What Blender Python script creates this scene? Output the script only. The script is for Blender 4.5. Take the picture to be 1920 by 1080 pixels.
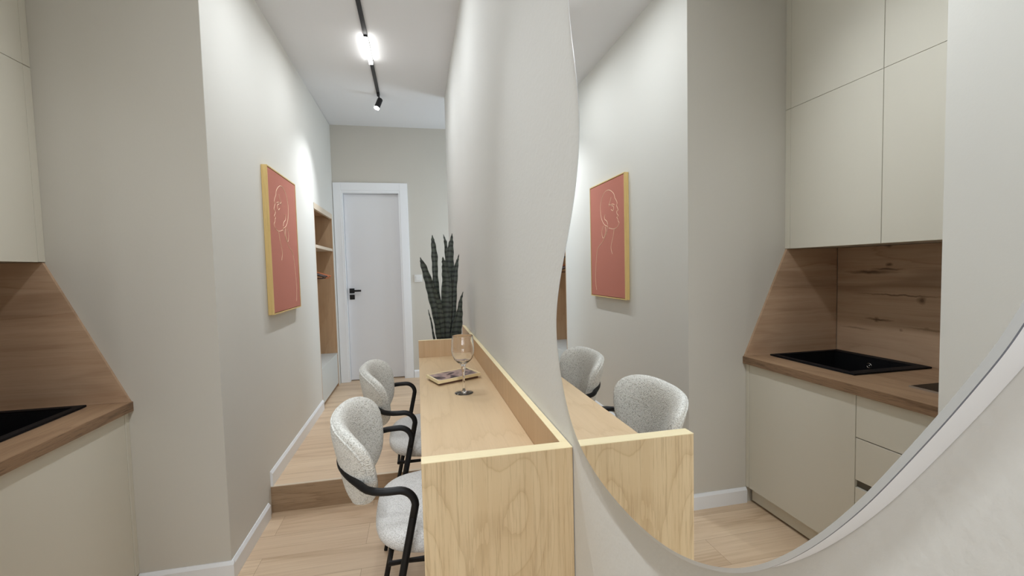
import bpy, bmesh, math, random
from mathutils import Vector, Matrix, noise
random.seed(7)
PI = math.pi
for o in list(bpy.data.objects): bpy.data.objects.remove(o, do_unlink=True)
scn = bpy.context.scene
COL = scn.collection

# ------------------------------------------------------------------ camera
YAW, PITCH, ROLL, FPX, CAMZ = 0.2078, -0.0520, -0.0250, 840.02, 1.352
f_ = Vector((math.sin(YAW)*math.cos(PITCH), math.cos(YAW)*math.cos(PITCH), math.sin(PITCH)))
r_ = Vector((math.cos(YAW), -math.sin(YAW), 0)); u_ = r_.cross(f_)
r2 = r_*math.cos(ROLL) + u_*math.sin(ROLL); u2 = -r_*math.sin(ROLL) + u_*math.cos(ROLL)
cd = bpy.data.cameras.new('camera'); cam = bpy.data.objects.new('camera', cd); COL.objects.link(cam)
cam.matrix_world = Matrix(((r2.x, u2.x, -f_.x, 0), (r2.y, u2.y, -f_.y, 0), (r2.z, u2.z, -f_.z, CAMZ), (0, 0, 0, 1)))
cd.sensor_fit = 'HORIZONTAL'; cd.sensor_width = 36.0; cd.lens = FPX/1920*36.0
cd.shift_y = 7.02/1920; cd.clip_start = 0.01; cd.clip_end = 60
scn.camera = cam
# ------------------------------------------------------------------ world, daylight, exposure
w = bpy.data.worlds.new('daylight'); scn.world = w; w.use_nodes = True
bg = w.node_tree.nodes['Background']; bg.inputs[0].default_value = (0.80, 0.88, 1.0, 1); bg.inputs[1].default_value = 1.0
PW = [25, 11, 4.4, 4.8, 12.5, 54, 28, 32]   # rear window fill, hall window, linear far, near, rear fill, spot far, kitchen fill, spot desk end
def area(name, loc, direction, sx, sy, power, color=(1, 1, 1), parent=None, spread=PI):
    l = bpy.data.lights.new(name, 'AREA'); l.shape = 'RECTANGLE'; l.size = sx; l.size_y = sy
    l.energy = power; l.color = color; l.spread = spread
    o = bpy.data.objects.new(name, l); COL.objects.link(o)
    o.rotation_euler = Vector(direction).to_track_quat('-Z', 'Y').to_euler(); o.location = loc
    if parent: o.parent = parent; o.location = Vector(loc) - parent.location
    return o
area('rear_fill_light', (-.60, -3.10, 1.62), (-.12, 1, -.06), 1.5, 1.4, PW[0], (0.89, 0.95, 1.0))  # fill light added behind the camera, set outside the added rear window
area('hall_daylight', (1.56, 4.66, 1.55), (-1, -.12, -.03), .62, 1.35, PW[1], (0.74, 0.88, 1.0))
vs = scn.view_settings
vs.view_transform = 'Standard'; vs.look = 'None'; vs.gamma = 1; vs.use_curve_mapping = False; vs.exposure = 0.45
scn.cycles.max_bounces = 16; scn.cycles.transmission_bounces = 16; scn.cycles.transparent_max_bounces = 16; scn.cycles.diffuse_bounces = 5; scn.cycles.caustics_refractive = False; scn.cycles.caustics_reflective = False

# ------------------------------------------------------------------ materials
def srgb(r, g, b):
    c = [v/255 for v in (r, g, b)]
    return tuple([(v/12.92 if v <= .04045 else ((v+.055)/1.055)**2.4) for v in c] + [1])
class NT:
    def __init__(s, name):
        s.m = bpy.data.materials.new(name); s.m.use_nodes = True; s.t = s.m.node_tree; s.b = s.t.nodes['Principled BSDF']
    def n(s, typ, ins=None, **kw):
        x = s.t.nodes.new(typ)
        for k, v in kw.items(): setattr(x, k, v)
        for k, v in (ins or {}).items():
            if isinstance(v, bpy.types.NodeSocket): s.t.links.new(v, x.inputs[k])
            else: x.inputs[k].default_value = v
        return x
    def ln(s, a, b): s.t.links.new(a, b)
    def ramp(s, fac, stops):
        x = s.n('ShaderNodeValToRGB', {0: fac}); e = x.color_ramp.elements
        while len(e) < len(stops): e.new(0.5)
        for i, (p, c) in enumerate(stops): e[i].position = p; e[i].color = c
        return x.outputs[0]
    def mix(s, fac, a, b, mode='MIX'):
        x = s.n('ShaderNodeMix', data_type='RGBA', blend_type=mode)
        for k, v in ((0, fac), (6, a), (7, b)):
            if isinstance(v, bpy.types.NodeSocket): s.t.links.new(v, x.inputs[k])
            else: x.inputs[k].default_value = v
        return x.outputs[2]
    def bump(s, h, strength, dist):
        x = s.n('ShaderNodeBump', {'Height': h, 'Strength': strength, 'Distance': dist}); s.ln(x.outputs[0], s.b.inputs['Normal'])
    def obj(s, scale=(1, 1, 1)):
        tc = s.n('ShaderNodeTexCoord'); mp = s.n('ShaderNodeMapping', {'Vector': tc.outputs['Object'], 'Scale': scale}); return mp.outputs[0]
def plain(name, col, rough=.5, metal=0, spec=.5, **kw):
    t = NT(name); t.b.inputs['Base Color'].default_value = col; t.b.inputs['Roughness'].default_value = rough
    t.b.inputs['Metallic'].default_value = metal; t.b.inputs['Specular IOR Level'].default_value = spec
    for k, v in kw.items(): t.b.inputs[k].default_value = v
    return t.m
def paint(name, col, col2, rough=.75, bump=.25, scale=160):
    t = NT(name); v = t.obj()
    n1 = t.n('ShaderNodeTexNoise', {'Vector': v, 'Scale': 1.7, 'Detail': 3.0})
    t.ln(t.mix(n1.outputs[0], col, col2), t.b.inputs['Base Color'])
    n2 = t.n('ShaderNodeTexNoise', {'Vector': v, 'Scale': scale, 'Detail': 4.0, 'Roughness': .6})
    n3 = t.n('ShaderNodeTexNoise', {'Vector': v, 'Scale': 45.0, 'Detail': 2.0})
    h = t.n('ShaderNodeMath', {0: n2.outputs[0], 1: n3.outputs[0]}, operation='ADD')
    t.bump(h.outputs[0], bump, .0007); t.b.inputs['Roughness'].default_value = rough
    t.b.inputs['Specular IOR Level'].default_value = .3
    return t.m
def wood(name, light, mid, dark, axis='z', rough=.5, ring=7.0, knots=.0, figure=.55, cross=1.0, bump=.12, lowfreq=1.0, pores=.5, stretch=.17, jitter=.55, marks=(), band=0):
    """axis = direction of the grain"""
    t = NT(name)
    def sc(k): return {'x': (k, 1, 1), 'y': (1, k, 1), 'z': (1, 1, k)}[axis]
    v = t.obj(tuple(a*lowfreq for a in sc(stretch)))
    base = t.n('ShaderNodeTexNoise', {'Vector': v, 'Scale': 3.4, 'Detail': 1.2, 'Roughness': .4, 'Distortion': .25})
    rg = t.n('ShaderNodeMath', {0: base.outputs[0], 1: ring*2.2}, operation='MULTIPLY')
    jit = t.n('ShaderNodeTexNoise', {'Vector': t.obj(sc(.06)), 'Scale': 60.0*cross, 'Detail': 3.0})
    j2 = t.n('ShaderNodeMath', {0: jit.outputs[0], 1: jitter}, operation='MULTIPLY')
    sm = t.n('ShaderNodeMath', {0: rg.outputs[0], 1: j2.outputs[0]}, operation='ADD')
    fr = t.n('ShaderNodeMath', {0: sm.outputs[0]}, operation='FRACT')          # sharp late-wood line, soft early wood
    a = t.ramp(fr.outputs[0], [(0, dark), (.10, mid), (.55, light), (.92, light), (1, mid)])
    fine = t.n('ShaderNodeTexNoise', {'Vector': t.obj(sc(.035)), 'Scale': 210.0*cross, 'Detail': 4.0, 'Roughness': .7})
    fine2 = t.n('ShaderNodeTexNoise', {'Vector': t.obj(sc(.03)), 'Scale': 38.0*cross, 'Detail': 3.0})
    c = t.ramp(fine2.outputs[0], [(.3, mid), (.62, light)])
    x = t.mix(figure, c, a)
    pr = t.ramp(fine.outputs[0], [(.36, (pores,)*3+(1,)), (.50, (0, 0, 0, 1))])
    x = t.mix(pr, x, tuple(q*.80 for q in dark[:3])+(1,))
    big = t.n('ShaderNodeTexNoise', {'Vector': v, 'Scale': 1.3, 'Detail': 2.0})
    x = t.mix(t.ramp(big.outputs[0], [(.38, (0, 0, 0, 1)), (.7, (.35, .35, .35, 1))]), x, dark)
    if knots:
        st_ = t.n('ShaderNodeTexNoise', {'Vector': t.obj(sc(.10)), 'Scale': 9.0, 'Detail': 3.0, 'Distortion': .6})
        x = t.mix(t.ramp(st_.outputs[0], [(.52, (0, 0, 0, 1)), (.66, (knots*.6,)*3+(1,))]), x, dark)
    if marks:                                    # knots and dark seams at set places of the board
        tc = t.n('ShaderNodeTexCoord'); wob = t.n('ShaderNodeTexNoise', {'Vector': tc.outputs['Object'], 'Scale': 22.0, 'Detail': 3.0})
        wv = t.n('ShaderNodeVectorMath', {0: wob.outputs['Color'], 1: (0, .030, .016)}, operation='MULTIPLY')
        wa = t.n('ShaderNodeVectorMath', {0: tc.outputs['Object'], 1: wv.outputs[0]}, operation='ADD')
        acc = None
        for (u, vv_, ru, rv) in marks:           # ellipse centre and half-sizes along and across the grain
            mp_ = t.n('ShaderNodeMapping', {'Vector': wa.outputs[0], 'Location': (0, -(u+.015)/ru, -(vv_+.008)/rv), 'Scale': (0, 1/ru, 1/rv)})
            ln_ = t.n('ShaderNodeVectorMath', {0: mp_.outputs[0]}, operation='LENGTH')
            sub = t.n('ShaderNodeMath', {0: 1.0, 1: ln_.outputs['Value']}, operation='SUBTRACT'); sub.use_clamp = True
            if acc is None: acc = sub.outputs[0]
            else: acc = t.n('ShaderNodeMath', {0: acc, 1: sub.outputs[0]}, operation='MAXIMUM').outputs[0]
        x = t.mix(t.ramp(acc, [(0, (0, 0, 0, 1)), (.45, (.55, .55, .55, 1)), (.8, (.95, .95, .95, 1))]), x, tuple(c*.62 for c in dark[:3])+(1,))
        sz = t.n('ShaderNodeSeparateXYZ', {0: wa.outputs[0]})
        gt = t.n('ShaderNodeMath', {0: sz.outputs[2], 1: band+.008}, operation='LESS_THAN')
        gm = t.n('ShaderNodeMath', {0: gt.outputs[0], 1: .45}, operation='MULTIPLY')
        x = t.mix(gm.outputs[0], x, light)
    t.ln(x, t.b.inputs['Base Color']); t.b.inputs['Roughness'].default_value = rough
    t.b.inputs['Specular IOR Level'].default_value = .35
    t.bump(fine.outputs[0], bump, .0008)
    return t.m
def floor_mat(name, tones, seam):
    t = NT(name); v = t.obj()
    br = t.n('ShaderNodeTexBrick', {'Vector': v, 'Scale': 1.0, 'Brick Width': 1.28, 'Row Height': .19, 'Mortar Size': .0008, 'Mortar Smooth': .1,
             'Color1': (0, 0, 0, 1), 'Color2': (1, 1, 1, 1), 'Mortar': (.5, .5, .5, 1), 'Bias': 0.0}, offset=.37, offset_frequency=2)
    # every board gets its own stretch of figure
    tc = t.n('ShaderNodeTexCoord')
    off = t.n('ShaderNodeVectorMath', {0: br.outputs['Color'], 1: (5.0, 3.0, 9.0)}, operation='MULTIPLY')
    ad = t.n('ShaderNodeVectorMath', {0: tc.outputs['Object'], 1: off.outputs[0]}, operation='ADD')
    def mp(s): return t.n('ShaderNodeMapping', {'Vector': ad.outputs[0], 'Scale': s}).outputs[0]
    base = t.n('ShaderNodeTexNoise', {'Vector': mp((.13, 1, 1)), 'Scale': 5.0, 'Detail': 3.0, 'Distortion': .6})
    rg = t.n('ShaderNodeMath', {0: base.outputs[0], 1: 5.0}, operation='MULTIPLY')
    fr = t.n('ShaderNodeMath', {0: rg.outputs[0], 1: 1.0}, operation='PINGPONG')
    fine = t.n('ShaderNodeTexNoise', {'Vector': mp((.03, 1, 1)), 'Scale': 75.0, 'Detail': 4.0, 'Roughness': .65})
    a = t.ramp(fr.outputs[0], [(0, tones[2]), (.3, tones[1]), (.8, tones[0])])
    b = t.ramp(fine.outputs[0], [(.3, tones[2]), (.5, tones[1]), (.65, tones[0])])
    x = t.mix(.5, a, b)
    x = t.mix(t.ramp(br.outputs['Color'], [(0, (0, 0, 0, 1)), (1, (.38, .38, .38, 1))]), x, tones[3])
    x = t.mix(br.outputs['Fac'], x, seam)
    t.ln(x, t.b.inputs['Base Color']); t.b.inputs['Roughness'].default_value = .42; t.b.inputs['Specular IOR Level'].default_value = .4
    inv = t.n('ShaderNodeMath', {0: 1.0, 1: br.outputs['Fac']}, operation='SUBTRACT')
    t.bump(inv.outputs[0], .4, .001)
    return t.m
def emit(name, col, s):
    t = NT(name); t.b.inputs['Base Color'].default_value = col; t.b.inputs['Emission Color'].default_value = col
    t.b.inputs['Emission Strength'].default_value = s; return t.m

M = {}
M['wall'] = paint('wall_paint', srgb(220, 219, 213), srgb(217, 215, 209))
M['wall_beige'] = paint('wall_paint_beige', srgb(206, 202, 193), srgb(203, 199, 190))
M['wall_plaster'] = paint('wall_paint_right', srgb(216, 216, 212), srgb(213, 212, 208), bump=.5, scale=90)
M['ceiling'] = paint('ceiling_paint', srgb(228, 229, 230), srgb(226, 226, 228), bump=.1)
M['white'] = plain('white_lacquer', srgb(236, 238, 241), .38)
M['door_white'] = plain('door_white', srgb(226, 227, 230), .42)
M['cabinet'] = paint('cabinet_front', srgb(221, 217, 204), srgb(220, 216, 203), rough=.5, bump=.03)
M['cabinet_inner'] = plain('cabinet_carcass', srgb(205, 199, 186), .6)
M['gap'] = plain('recess_grey', srgb(96, 90, 80), .7)
M['floor'] = floor_mat('oak_floor', (srgb(227, 203, 174), srgb(216, 190, 160), srgb(182, 152, 121), srgb(198, 170, 143)), srgb(160, 131, 103))
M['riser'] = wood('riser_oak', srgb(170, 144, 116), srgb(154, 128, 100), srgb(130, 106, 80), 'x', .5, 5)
M['desk'] = wood('desk_oak', srgb(217, 194, 156), srgb(204, 178, 139), srgb(158, 129, 91), 'z', .5, 13.0, figure=.30, pores=.36, stretch=.34, lowfreq=.80, jitter=.22, bump=.3)
M['desk_top'] = wood('desk_top_oak', srgb(218, 192, 156), srgb(210, 183, 146), srgb(194, 166, 128), 'y', .42, 3.5, figure=.4, pores=.12, stretch=.25)
M['desk_back'] = wood('desk_back_oak', srgb(208, 178, 142), srgb(198, 166, 130), srgb(184, 152, 116), 'z', .5, 4, figure=.25, pores=.15)
M['desk_edge'] = wood('desk_edge_band', srgb(243, 228, 188), srgb(239, 223, 181), srgb(228, 209, 165), 'x', .5, 4, figure=.2, pores=.1)
M['kitchen_wood'] = wood('kitchen_oak', srgb(206, 176, 148), srgb(188, 156, 128), srgb(128, 98, 74), 'y', .5, 3.0, knots=.95, figure=.35, pores=.12, stretch=.22,
    band=.187, marks=[(y-1.5608, z-.8345, ru, rv) for y, z, ru, rv in [(1.91, 1.035, .020, .015), (1.90, 1.035, .085, .008), (1.697, 1.149, .022, .024), (1.859, 1.427, .028, .022),
    (1.675, 1.013, .014, .011), (1.788, .993, .013, .009), (1.66, 1.010, .12, .006), (1.853, 1.321, .020, .012), (1.80, 1.168, .26, .005), (1.95, 1.285, .17, .013), (1.86, 1.30, .10, .008), (2.02, .975, .11, .006), (1.30, 1.22, .02, .02), (1.2, 1.06, .12, .007)]])
M['kitchen_wood_side'] = wood('kitchen_oak_side', srgb(206, 176, 148), srgb(188, 156, 128), srgb(128, 98, 74), 'x', .5, 3.0, knots=.7, figure=.35, pores=.12, stretch=.22)
M['worktop'] = wood('worktop_oak', srgb(182, 150, 120), srgb(164, 132, 104), srgb(122, 94, 70), 'y', .42, 4, figure=.4, pores=.3)
M['worktop_edge'] = wood('worktop_edge_oak', srgb(158, 128, 100), srgb(134, 106, 82), srgb(92, 70, 52), 'y', .45, 5, figure=.5, pores=.7, cross=1.6, stretch=.08)
M['niche'] = wood('niche_oak', srgb(202, 170, 136), srgb(190, 157, 123), srgb(166, 134, 102), 'z', .5, 4, knots=.4, figure=.3, pores=.15)
M['frame'] = wood('picture_frame_wood', srgb(230, 202, 140), srgb(222, 192, 126), srgb(206, 174, 108), 'z', .5, 4, figure=.25)
M['black'] = plain('black_metal', srgb(20, 19, 20), .5, 0, .3)
M['black_matte'] = plain('black_track', srgb(28, 27, 30), .55)
t = NT('black_composite'); v = t.obj()
nz = t.n('ShaderNodeTexNoise', {'Vector': v, 'Scale': 900.0}); t.ln(t.ramp(nz.outputs[0], [(.4, srgb(13, 13, 16)), (.75, srgb(34, 34, 38))]), t.b.inputs['Base Color'])
t.b.inputs['Roughness'].default_value = .6; t.b.inputs['Specular IOR Level'].default_value = .2; M['sink'] = t.m
M['chrome'] = plain('chrome', (.75, .75, .76, 1), .12, 1)
M['alu'] = plain('aluminium_trim', (.62, .60, .57, 1), .35, 1)
M['nosing'] = plain('nosing_trim', srgb(214, 198, 176), .5)
M['bench'] = plain('bench_lacquer', srgb(208, 212, 210), .45)
M['hob'] = plain('black_glass', srgb(10, 10, 12), .15, 0, .04)
M['glass'] = plain('clear_glass', (1, 1, 1, 1), 0.0, **{'Transmission Weight': 1.0, 'IOR': 1.47})
M['mirror'] = plain('mirror_silver', (.93, .94, .94, 1), 0.0, 1)
M['mirror_bevel'] = plain('mirror_bevel', (.58, .60, .61, 1), 0.3, .25)  # grey of the reflected wall put into the bevel's base colour
M['mirror_edge'] = plain('mirror_dark_edge', srgb(92, 96, 108), .25)
M['mirror_back'] = plain('mirror_backing_white', srgb(225, 226, 228), .5)
M['soil'] = plain('soil', srgb(50, 38, 28), .9)
M['planter'] = plain('planter_white', srgb(215, 214, 210), .5)
M['hanger_dark'] = plain('dark_wood_hanger', srgb(62, 42, 36), .45)
M['hanger_light'] = plain('orange_wood_hanger', srgb(205, 118, 72), .45)
M['tray_dark'] = plain('tray_underside', srgb(96, 66, 54), .5)
M['plastic'] = plain('switch_plastic', srgb(222, 222, 220), .35)
M['diffuser'] = emit('lit_diffuser', (1, .99, .96, 1), 14)
M['lens'] = emit('lit_lens', (1, .99, .96, 1), 30)
# canvas
t = NT('painted_canvas'); v = t.obj(); n1 = t.n('ShaderNodeTexNoise', {'Vector': v, 'Scale': 3.0, 'Detail': 3.0})
t.ln(t.mix(n1.outputs[0], srgb(194, 122, 104), srgb(188, 115, 99)), t.b.inputs['Base Color'])
n2 = t.n('ShaderNodeTexNoise', {'Vector': v, 'Scale': 700.0}); t.bump(n2.outputs[0], .2, .0005); t.b.inputs['Roughness'].default_value = .7; M['canvas'] = t.m
M['line'] = plain('pale_line', srgb(246, 214, 184), .6)
# boucle
def boucle(name, c1, c2, sc):
    t = NT(name); v = t.obj(); d = t.n('ShaderNodeTexNoise', {'Vector': v, 'Scale': 60.0, 'Detail': 2.0})
    vm = t.n('ShaderNodeVectorMath', {0: d.outputs['Color'], 1: (.012,)*3}, operation='MULTIPLY'); va = t.n('ShaderNodeVectorMath', {0: v, 1: vm.outputs[0]}, operation='ADD')
    vo = t.n('ShaderNodeTexVoronoi', {'Vector': va.outputs[0], 'Scale': sc}, feature='F1'); n2 = t.n('ShaderNodeTexNoise', {'Vector': v, 'Scale': sc*1.3, 'Detail': 3.0})
    inv = t.n('ShaderNodeMath', {0: 1.0, 1: vo.outputs['Distance']}, operation='SUBTRACT')
    h = t.n('ShaderNodeMath', {0: inv.outputs[0], 1: n2.outputs[0]}, operation='ADD')
    t.ln(t.ramp(h.outputs[0], [(.7, c2), (1.15, c1)]), t.b.inputs['Base Color'])
    t.bump(h.outputs[0], .75, .003); t.b.inputs['Roughness'].default_value = .95; t.b.inputs['Specular IOR Level'].default_value = .15
    t.b.inputs['Sheen Weight'].default_value = .25
    return t.m
M['boucle'] = boucle('boucle_fabric', srgb(240, 239, 233), srgb(196, 194, 186), 260)
M['boucle_seat'] = boucle('boucle_seat_fabric', srgb(236, 234, 231), srgb(206, 203, 199), 320)
# snake plant leaf: dark cross bands that belong to the leaf
t = NT('snake_leaf'); v = t.obj(); wv = t.n('ShaderNodeTexWave', {'Vector': v, 'Scale': 11.0, 'Distortion': 3.5, 'Detail': 3.0, 'Detail Scale': 2.2}, wave_type='BANDS', bands_direction='Z')
t.ln(t.ramp(wv.outputs[0], [(.10, srgb(26, 31, 28)), (.32, srgb(52, 59, 51)), (.8, srgb(66, 73, 63))]), t.b.inputs['Base Color']); t.b.inputs['Roughness'].default_value = .5; M['leaf'] = t.m
# tray picture print
t = NT('printed_picture'); v = t.obj(); n1 = t.n('ShaderNodeTexNoise', {'Vector': v, 'Scale': 13.0, 'Detail': 2.0, 'Distortion': 1.2})
t.ln(t.ramp(n1.outputs[0], [(.36, srgb(58, 48, 50)), (.46, srgb(138, 116, 118)), (.55, srgb(196, 168, 158)), (.68, srgb(120, 106, 112))]), t.b.inputs['Base Color']); t.b.inputs['Roughness'].default_value = .3; M['print'] = t.m

# ------------------------------------------------------------------ mesh tools (all shapes given in room metres)
class MB:
    def __init__(s): s.v = []; s.f = []
    def add(s, vs_, fs):
        b = len(s.v); s.v += [tuple(v) for v in vs_]; s.f += [tuple(i+b for i in f) for f in fs]; return s
    def box(s, x0, x1, y0, y1, z0, z1):
        x0, x1 = sorted((x0, x1)); y0, y1 = sorted((y0, y1)); z0, z1 = sorted((z0, z1))
        return s.add([(x0, y0, z0), (x1, y0, z0), (x1, y1, z0), (x0, y1, z0), (x0, y0, z1), (x1, y0, z1), (x1, y1, z1), (x0, y1, z1)],
                     [(0, 3, 2, 1), (4, 5, 6, 7), (0, 1, 5, 4), (1, 2, 6, 5), (2, 3, 7, 6), (3, 0, 4, 7)])
    def prism(s, pts, axis, a, b):
        """pts: 2D polygon in the other two axes (order x,y,z without axis)"""
        def mk(p, h): q = list(p); q.insert(axis, h); return tuple(q)
        n = len(pts); return s.add([mk(p, a) for p in pts]+[mk(p, b) for p in pts],
            [tuple(range(n-1, -1, -1)), tuple(range(n, 2*n))]+[(i, (i+1) % n, n+(i+1) % n, n+i) for i in range(n)])
    def tube(s, path, r, seg=14, closed=False):
        P = [Vector(p) for p in path]; n = len(P); rs = r if isinstance(r, (list, tuple)) else [r]*n
        T = []
        for i in range(n):
            a = P[(i-1) % n] if (closed or i > 0) else P[i]; b = P[(i+1) % n] if (closed or i < n-1) else P[i]
            T.append((b-a).normalized())
        N = T[0].orthogonal().normalized(); vs_ = []
        for i in range(n):
            N = (N-T[i]*N.dot(T[i])).normalized(); B = T[i].cross(N)
            for k in range(seg):
                a = 2*PI*k/seg; vs_.append(P[i]+(N*math.cos(a)+B*math.sin(a))*rs[i])
        fs = []
        for i in range(n if closed else n-1):
            j = (i+1) % n
            for k in range(seg): fs.append((i*seg+k, i*seg+(k+1) % seg, j*seg+(k+1) % seg, j*seg+k))
        if not closed: fs += [tuple(range(seg-1, -1, -1)), tuple((n-1)*seg+k for k in range(seg))]
        return s.add(vs_, fs)
    def lathe(s, c, prof, seg=48, close=True):
        vs_ = []; n = len(prof)
        for r, z in prof:
            for k in range(seg): a = 2*PI*k/seg; vs_.append((c[0]+r*math.cos(a), c[1]+r*math.sin(a), c[2]+z))
        fs = []
        for i in range(n-1 if not close else n):
            j = (i+1) % n
            for k in range(seg): fs.append((i*seg+k, i*seg+(k+1) % seg, j*seg+(k+1) % seg, j*seg+k))
        return s.add(vs_, fs)
def tag(o, label=None, cat=None, group=None, kind=None):
    if label: o['label'] = label
    if cat: o['category'] = cat
    if group: o['group'] = group
    if kind: o['kind'] = kind
    return o
def thing(name, loc, label, cat, group=None):
    o = bpy.data.objects.new(name, None); COL.objects.link(o); o.location = loc; o.empty_display_size = .05
    return tag(o, label, cat, group)
ROOT = {}
def part(name, mb, mat, parent=None, smooth=False, bevel=0, label=None, recalc=True, auto=None):
    vs_ = mb.v
    if parent is None:
        xs = [v[0] for v in vs_]; ys = [v[1] for v in vs_]; zs = [v[2] for v in vs_]
        org = Vector(((min(xs)+max(xs))/2, (min(ys)+max(ys))/2, min(zs)))
    else: org = ROOT.get(parent.name, parent.location.copy())
    me = bpy.data.meshes.new(name); me.from_pydata([tuple(Vector(v)-org) for v in vs_], [], mb.f)
    bm = bmesh.new(); bm.from_mesh(me); bmesh.ops.remove_doubles(bm, verts=bm.verts, dist=1e-6)
    if recalc: bmesh.ops.recalc_face_normals(bm, faces=bm.faces)
    bm.to_mesh(me); bm.free()
    if isinstance(mat, str): mat = M[mat]
    me.materials.append(mat)
    o = bpy.data.objects.new(name, me); COL.objects.link(o)
    if smooth:
        for p in me.polygons: p.use_smooth = True
        if auto: me.set_sharp_from_angle(angle=math.radians(auto))
    if bevel:
        md = o.modifiers.new('bevel', 'BEVEL'); md.width = bevel; md.segments = 2; md.limit_method = 'ANGLE'; md.angle_limit = math.radians(40)
    if parent is None: o.location = org
    else: o.parent = parent
    ROOT[o.name] = org
    if label: o['label'] = label
    return o
def struct(name, mb, mat, parent=None, **kw):
    o = part(name, mb, mat, parent, **kw)
    if parent is None: o['kind'] = 'structure'
    return o
def B(*a): return MB().box(*a)

# ------------------------------------------------------------------ room dimensions
WL, WR, ZC, YB, YS, YC, YE, ZU = -.852, .2993, 2.917, 5.119, 2.723, 2.153, 4.186, .152
WN, YN = -.87, .98            # wall end beside the kitchen
NY0, NY1, NZ1 = 4.165, 5.012, 1.962   # wardrobe niche opening
# ------------------------------------------------------------------ shell
struct('floor', B(-3.6, .45, -3.1, YS-.012, -.1, 0), 'floor')
struct('floor', B(-1.45, 1.55, YS, YB+.15, -.1, ZU), 'floor')
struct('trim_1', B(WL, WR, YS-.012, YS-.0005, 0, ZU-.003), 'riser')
struct('trim_2', MB().prism([(YS-.0135, ZU-.003), (YS+.004, ZU+.0001), (YS+.004, ZU+.0010), (YS-.0135, ZU+.0010)], 0, WL+.0005, WR), 'nosing')
struct('ceiling', B(-3.6, .45, -3.1, YE, ZC, ZC+.12).box(-1.9, -1.45, YE, YE+.01, ZC, ZC+.12), 'ceiling')
struct('ceiling', B(-1.45, 1.55, YE, YB+.15, ZC+.004, ZC+.12), 'ceiling')
mb = MB(); mb.box(WL-.12, WL, YC+.0015, NY0, 0, ZC); mb.box(WL-.12, WL, NY0, YB, NZ1, ZC); mb.box(WL-.12, WL, NY1, YB, 0, NZ1)
struct('wall_left', mb, 'wall')
struct('wall_kitchen_end', B(-1.95, WL-.0008, YC, YC+.1, 0, ZC), 'wall_beige')
struct('wall_kitchen_back', B(-1.95, -1.82, YN, YC, 0, ZC), 'wall')
struct('wall_pillar', B(-1.95, WN, .28, YN, 0, ZC), 'wall')
def wall_x(y): return WR + .0145*max(0, min(1, (.835-y)/.85))
struct('wall_right', MB().prism([(WR, YE), (WR, .835), (wall_x(-.1), -.015), (wall_x(-.1), -3.0), (WR+.13, -3.0), (WR+.13, YE)], 2, 0, ZC), 'wall_plaster')
dx0, dx1, dz1 = -.775, -.150, 2.240       # door opening
mb = MB(); mb.box(-1.45, dx0, YB, YB+.13, 0, ZC+.004); mb.box(dx1, 1.45, YB, YB+.13, 0, ZC+.004); mb.box(dx0, dx1, YB, YB+.13, dz1, ZC+.004)
struct('wall_back', mb, 'wall_beige')
mb = MB(); c0, c1 = 4.32, 5.0
mb.box(1.45, 1.55, YE-.13, c0, 0, ZC+.004).box(1.45, 1.55, c1, YB+.13, 0, ZC+.004).box(1.45, 1.55, c0, c1, 0, .85).box(1.45, 1.55, c0, c1, 2.25, ZC+.004)
struct('wall_behind_door', B(-1.45, 1.55, YB+.135, YB+.2, 0, ZC+.1), 'wall')
struct('wall_hall_right', mb, 'wall')
struct('window_2', B(1.48, 1.52, c0, c1, .85, .89).box(1.48, 1.52, c0, c1, 2.21, 2.25).box(1.48, 1.52, c0, c0+.04, .85, 2.25).box(1.48, 1.52, c1-.04, c1, .85, 2.25), 'white')
struct('wall_hall_front', B(WR+.13, 1.45, YE-.13, YE, 0, ZC), 'wall')
mb = MB(); a0, a1, b0, b1 = -1.35, .15, .92, 2.32
mb.box(-3.5, a0, -3.1, -3.0, 0, ZC); mb.box(a1, WR+.13, -3.1, -3.0, 0, ZC); mb.box(a0, a1, -3.1, -3.0, 0, b0); mb.box(a0, a1, -3.1, -3.0, b1, ZC)
struct('wall_rear', mb, 'wall')
struct('wall_room_left', B(-3.6, -3.5, -3.1, .38, 0, ZC), 'wall')
struct('wall_room_front', B(-3.5, -1.95, .28, .38, 0, ZC), 'wall')
# unseen window behind the viewer, added to let in fill light
wn = struct('fill_window', B(a0, a1, -3.07, -3.03, b0, b0+.05).box(a0, a1, -3.07, -3.03, b1-.05, b1).box(a0, a0+.05, -3.07, -3.03, b0, b1).box(a1-.05, a1, -3.07, -3.03, b0, b1).box(-.625, -.575, -3.07, -3.03, b0, b1), 'white')
# baseboards
def base_prof(y0, y1, x, z0, s=1, h=.086, t_=.013):     # along y, against plane x, facing +x when s=1
    return MB().prism([(x, z0), (x+s*t_, z0), (x+s*t_, z0+h-.014), (x+s*.004, z0+h), (x, z0+h)], 1, y0, y1)
def base_prof_x(x0, x1, y, z0, h=.086, t_=.013):        # along x, facing -y
    return MB().prism([(y, z0), (y-t_, z0), (y-t_, z0+h-.014), (y-.004, z0+h), (y, z0+h)], 0, x0, x1)
struct('baseboard_left_lower', base_prof(YC, 2.655, WL, 0), 'white')
struct('baseboard_left_upper', base_prof(YS-.012, NY0-.006, WL, ZU), 'white')
struct('baseboard_kitchen_end', base_prof_x(-1.208, WL+.013, YC, 0), 'white')
struct('baseboard_back', base_prof_x(-.066, 1.44, YB, ZU), 'white')
struct('baseboard_right', base_prof(-2.98, -.015, wall_x(-.1), 0, s=-1), 'white')
struct('baseboard_pillar', base_prof(.30, YN-.01, WN, 0), 'white')
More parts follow.
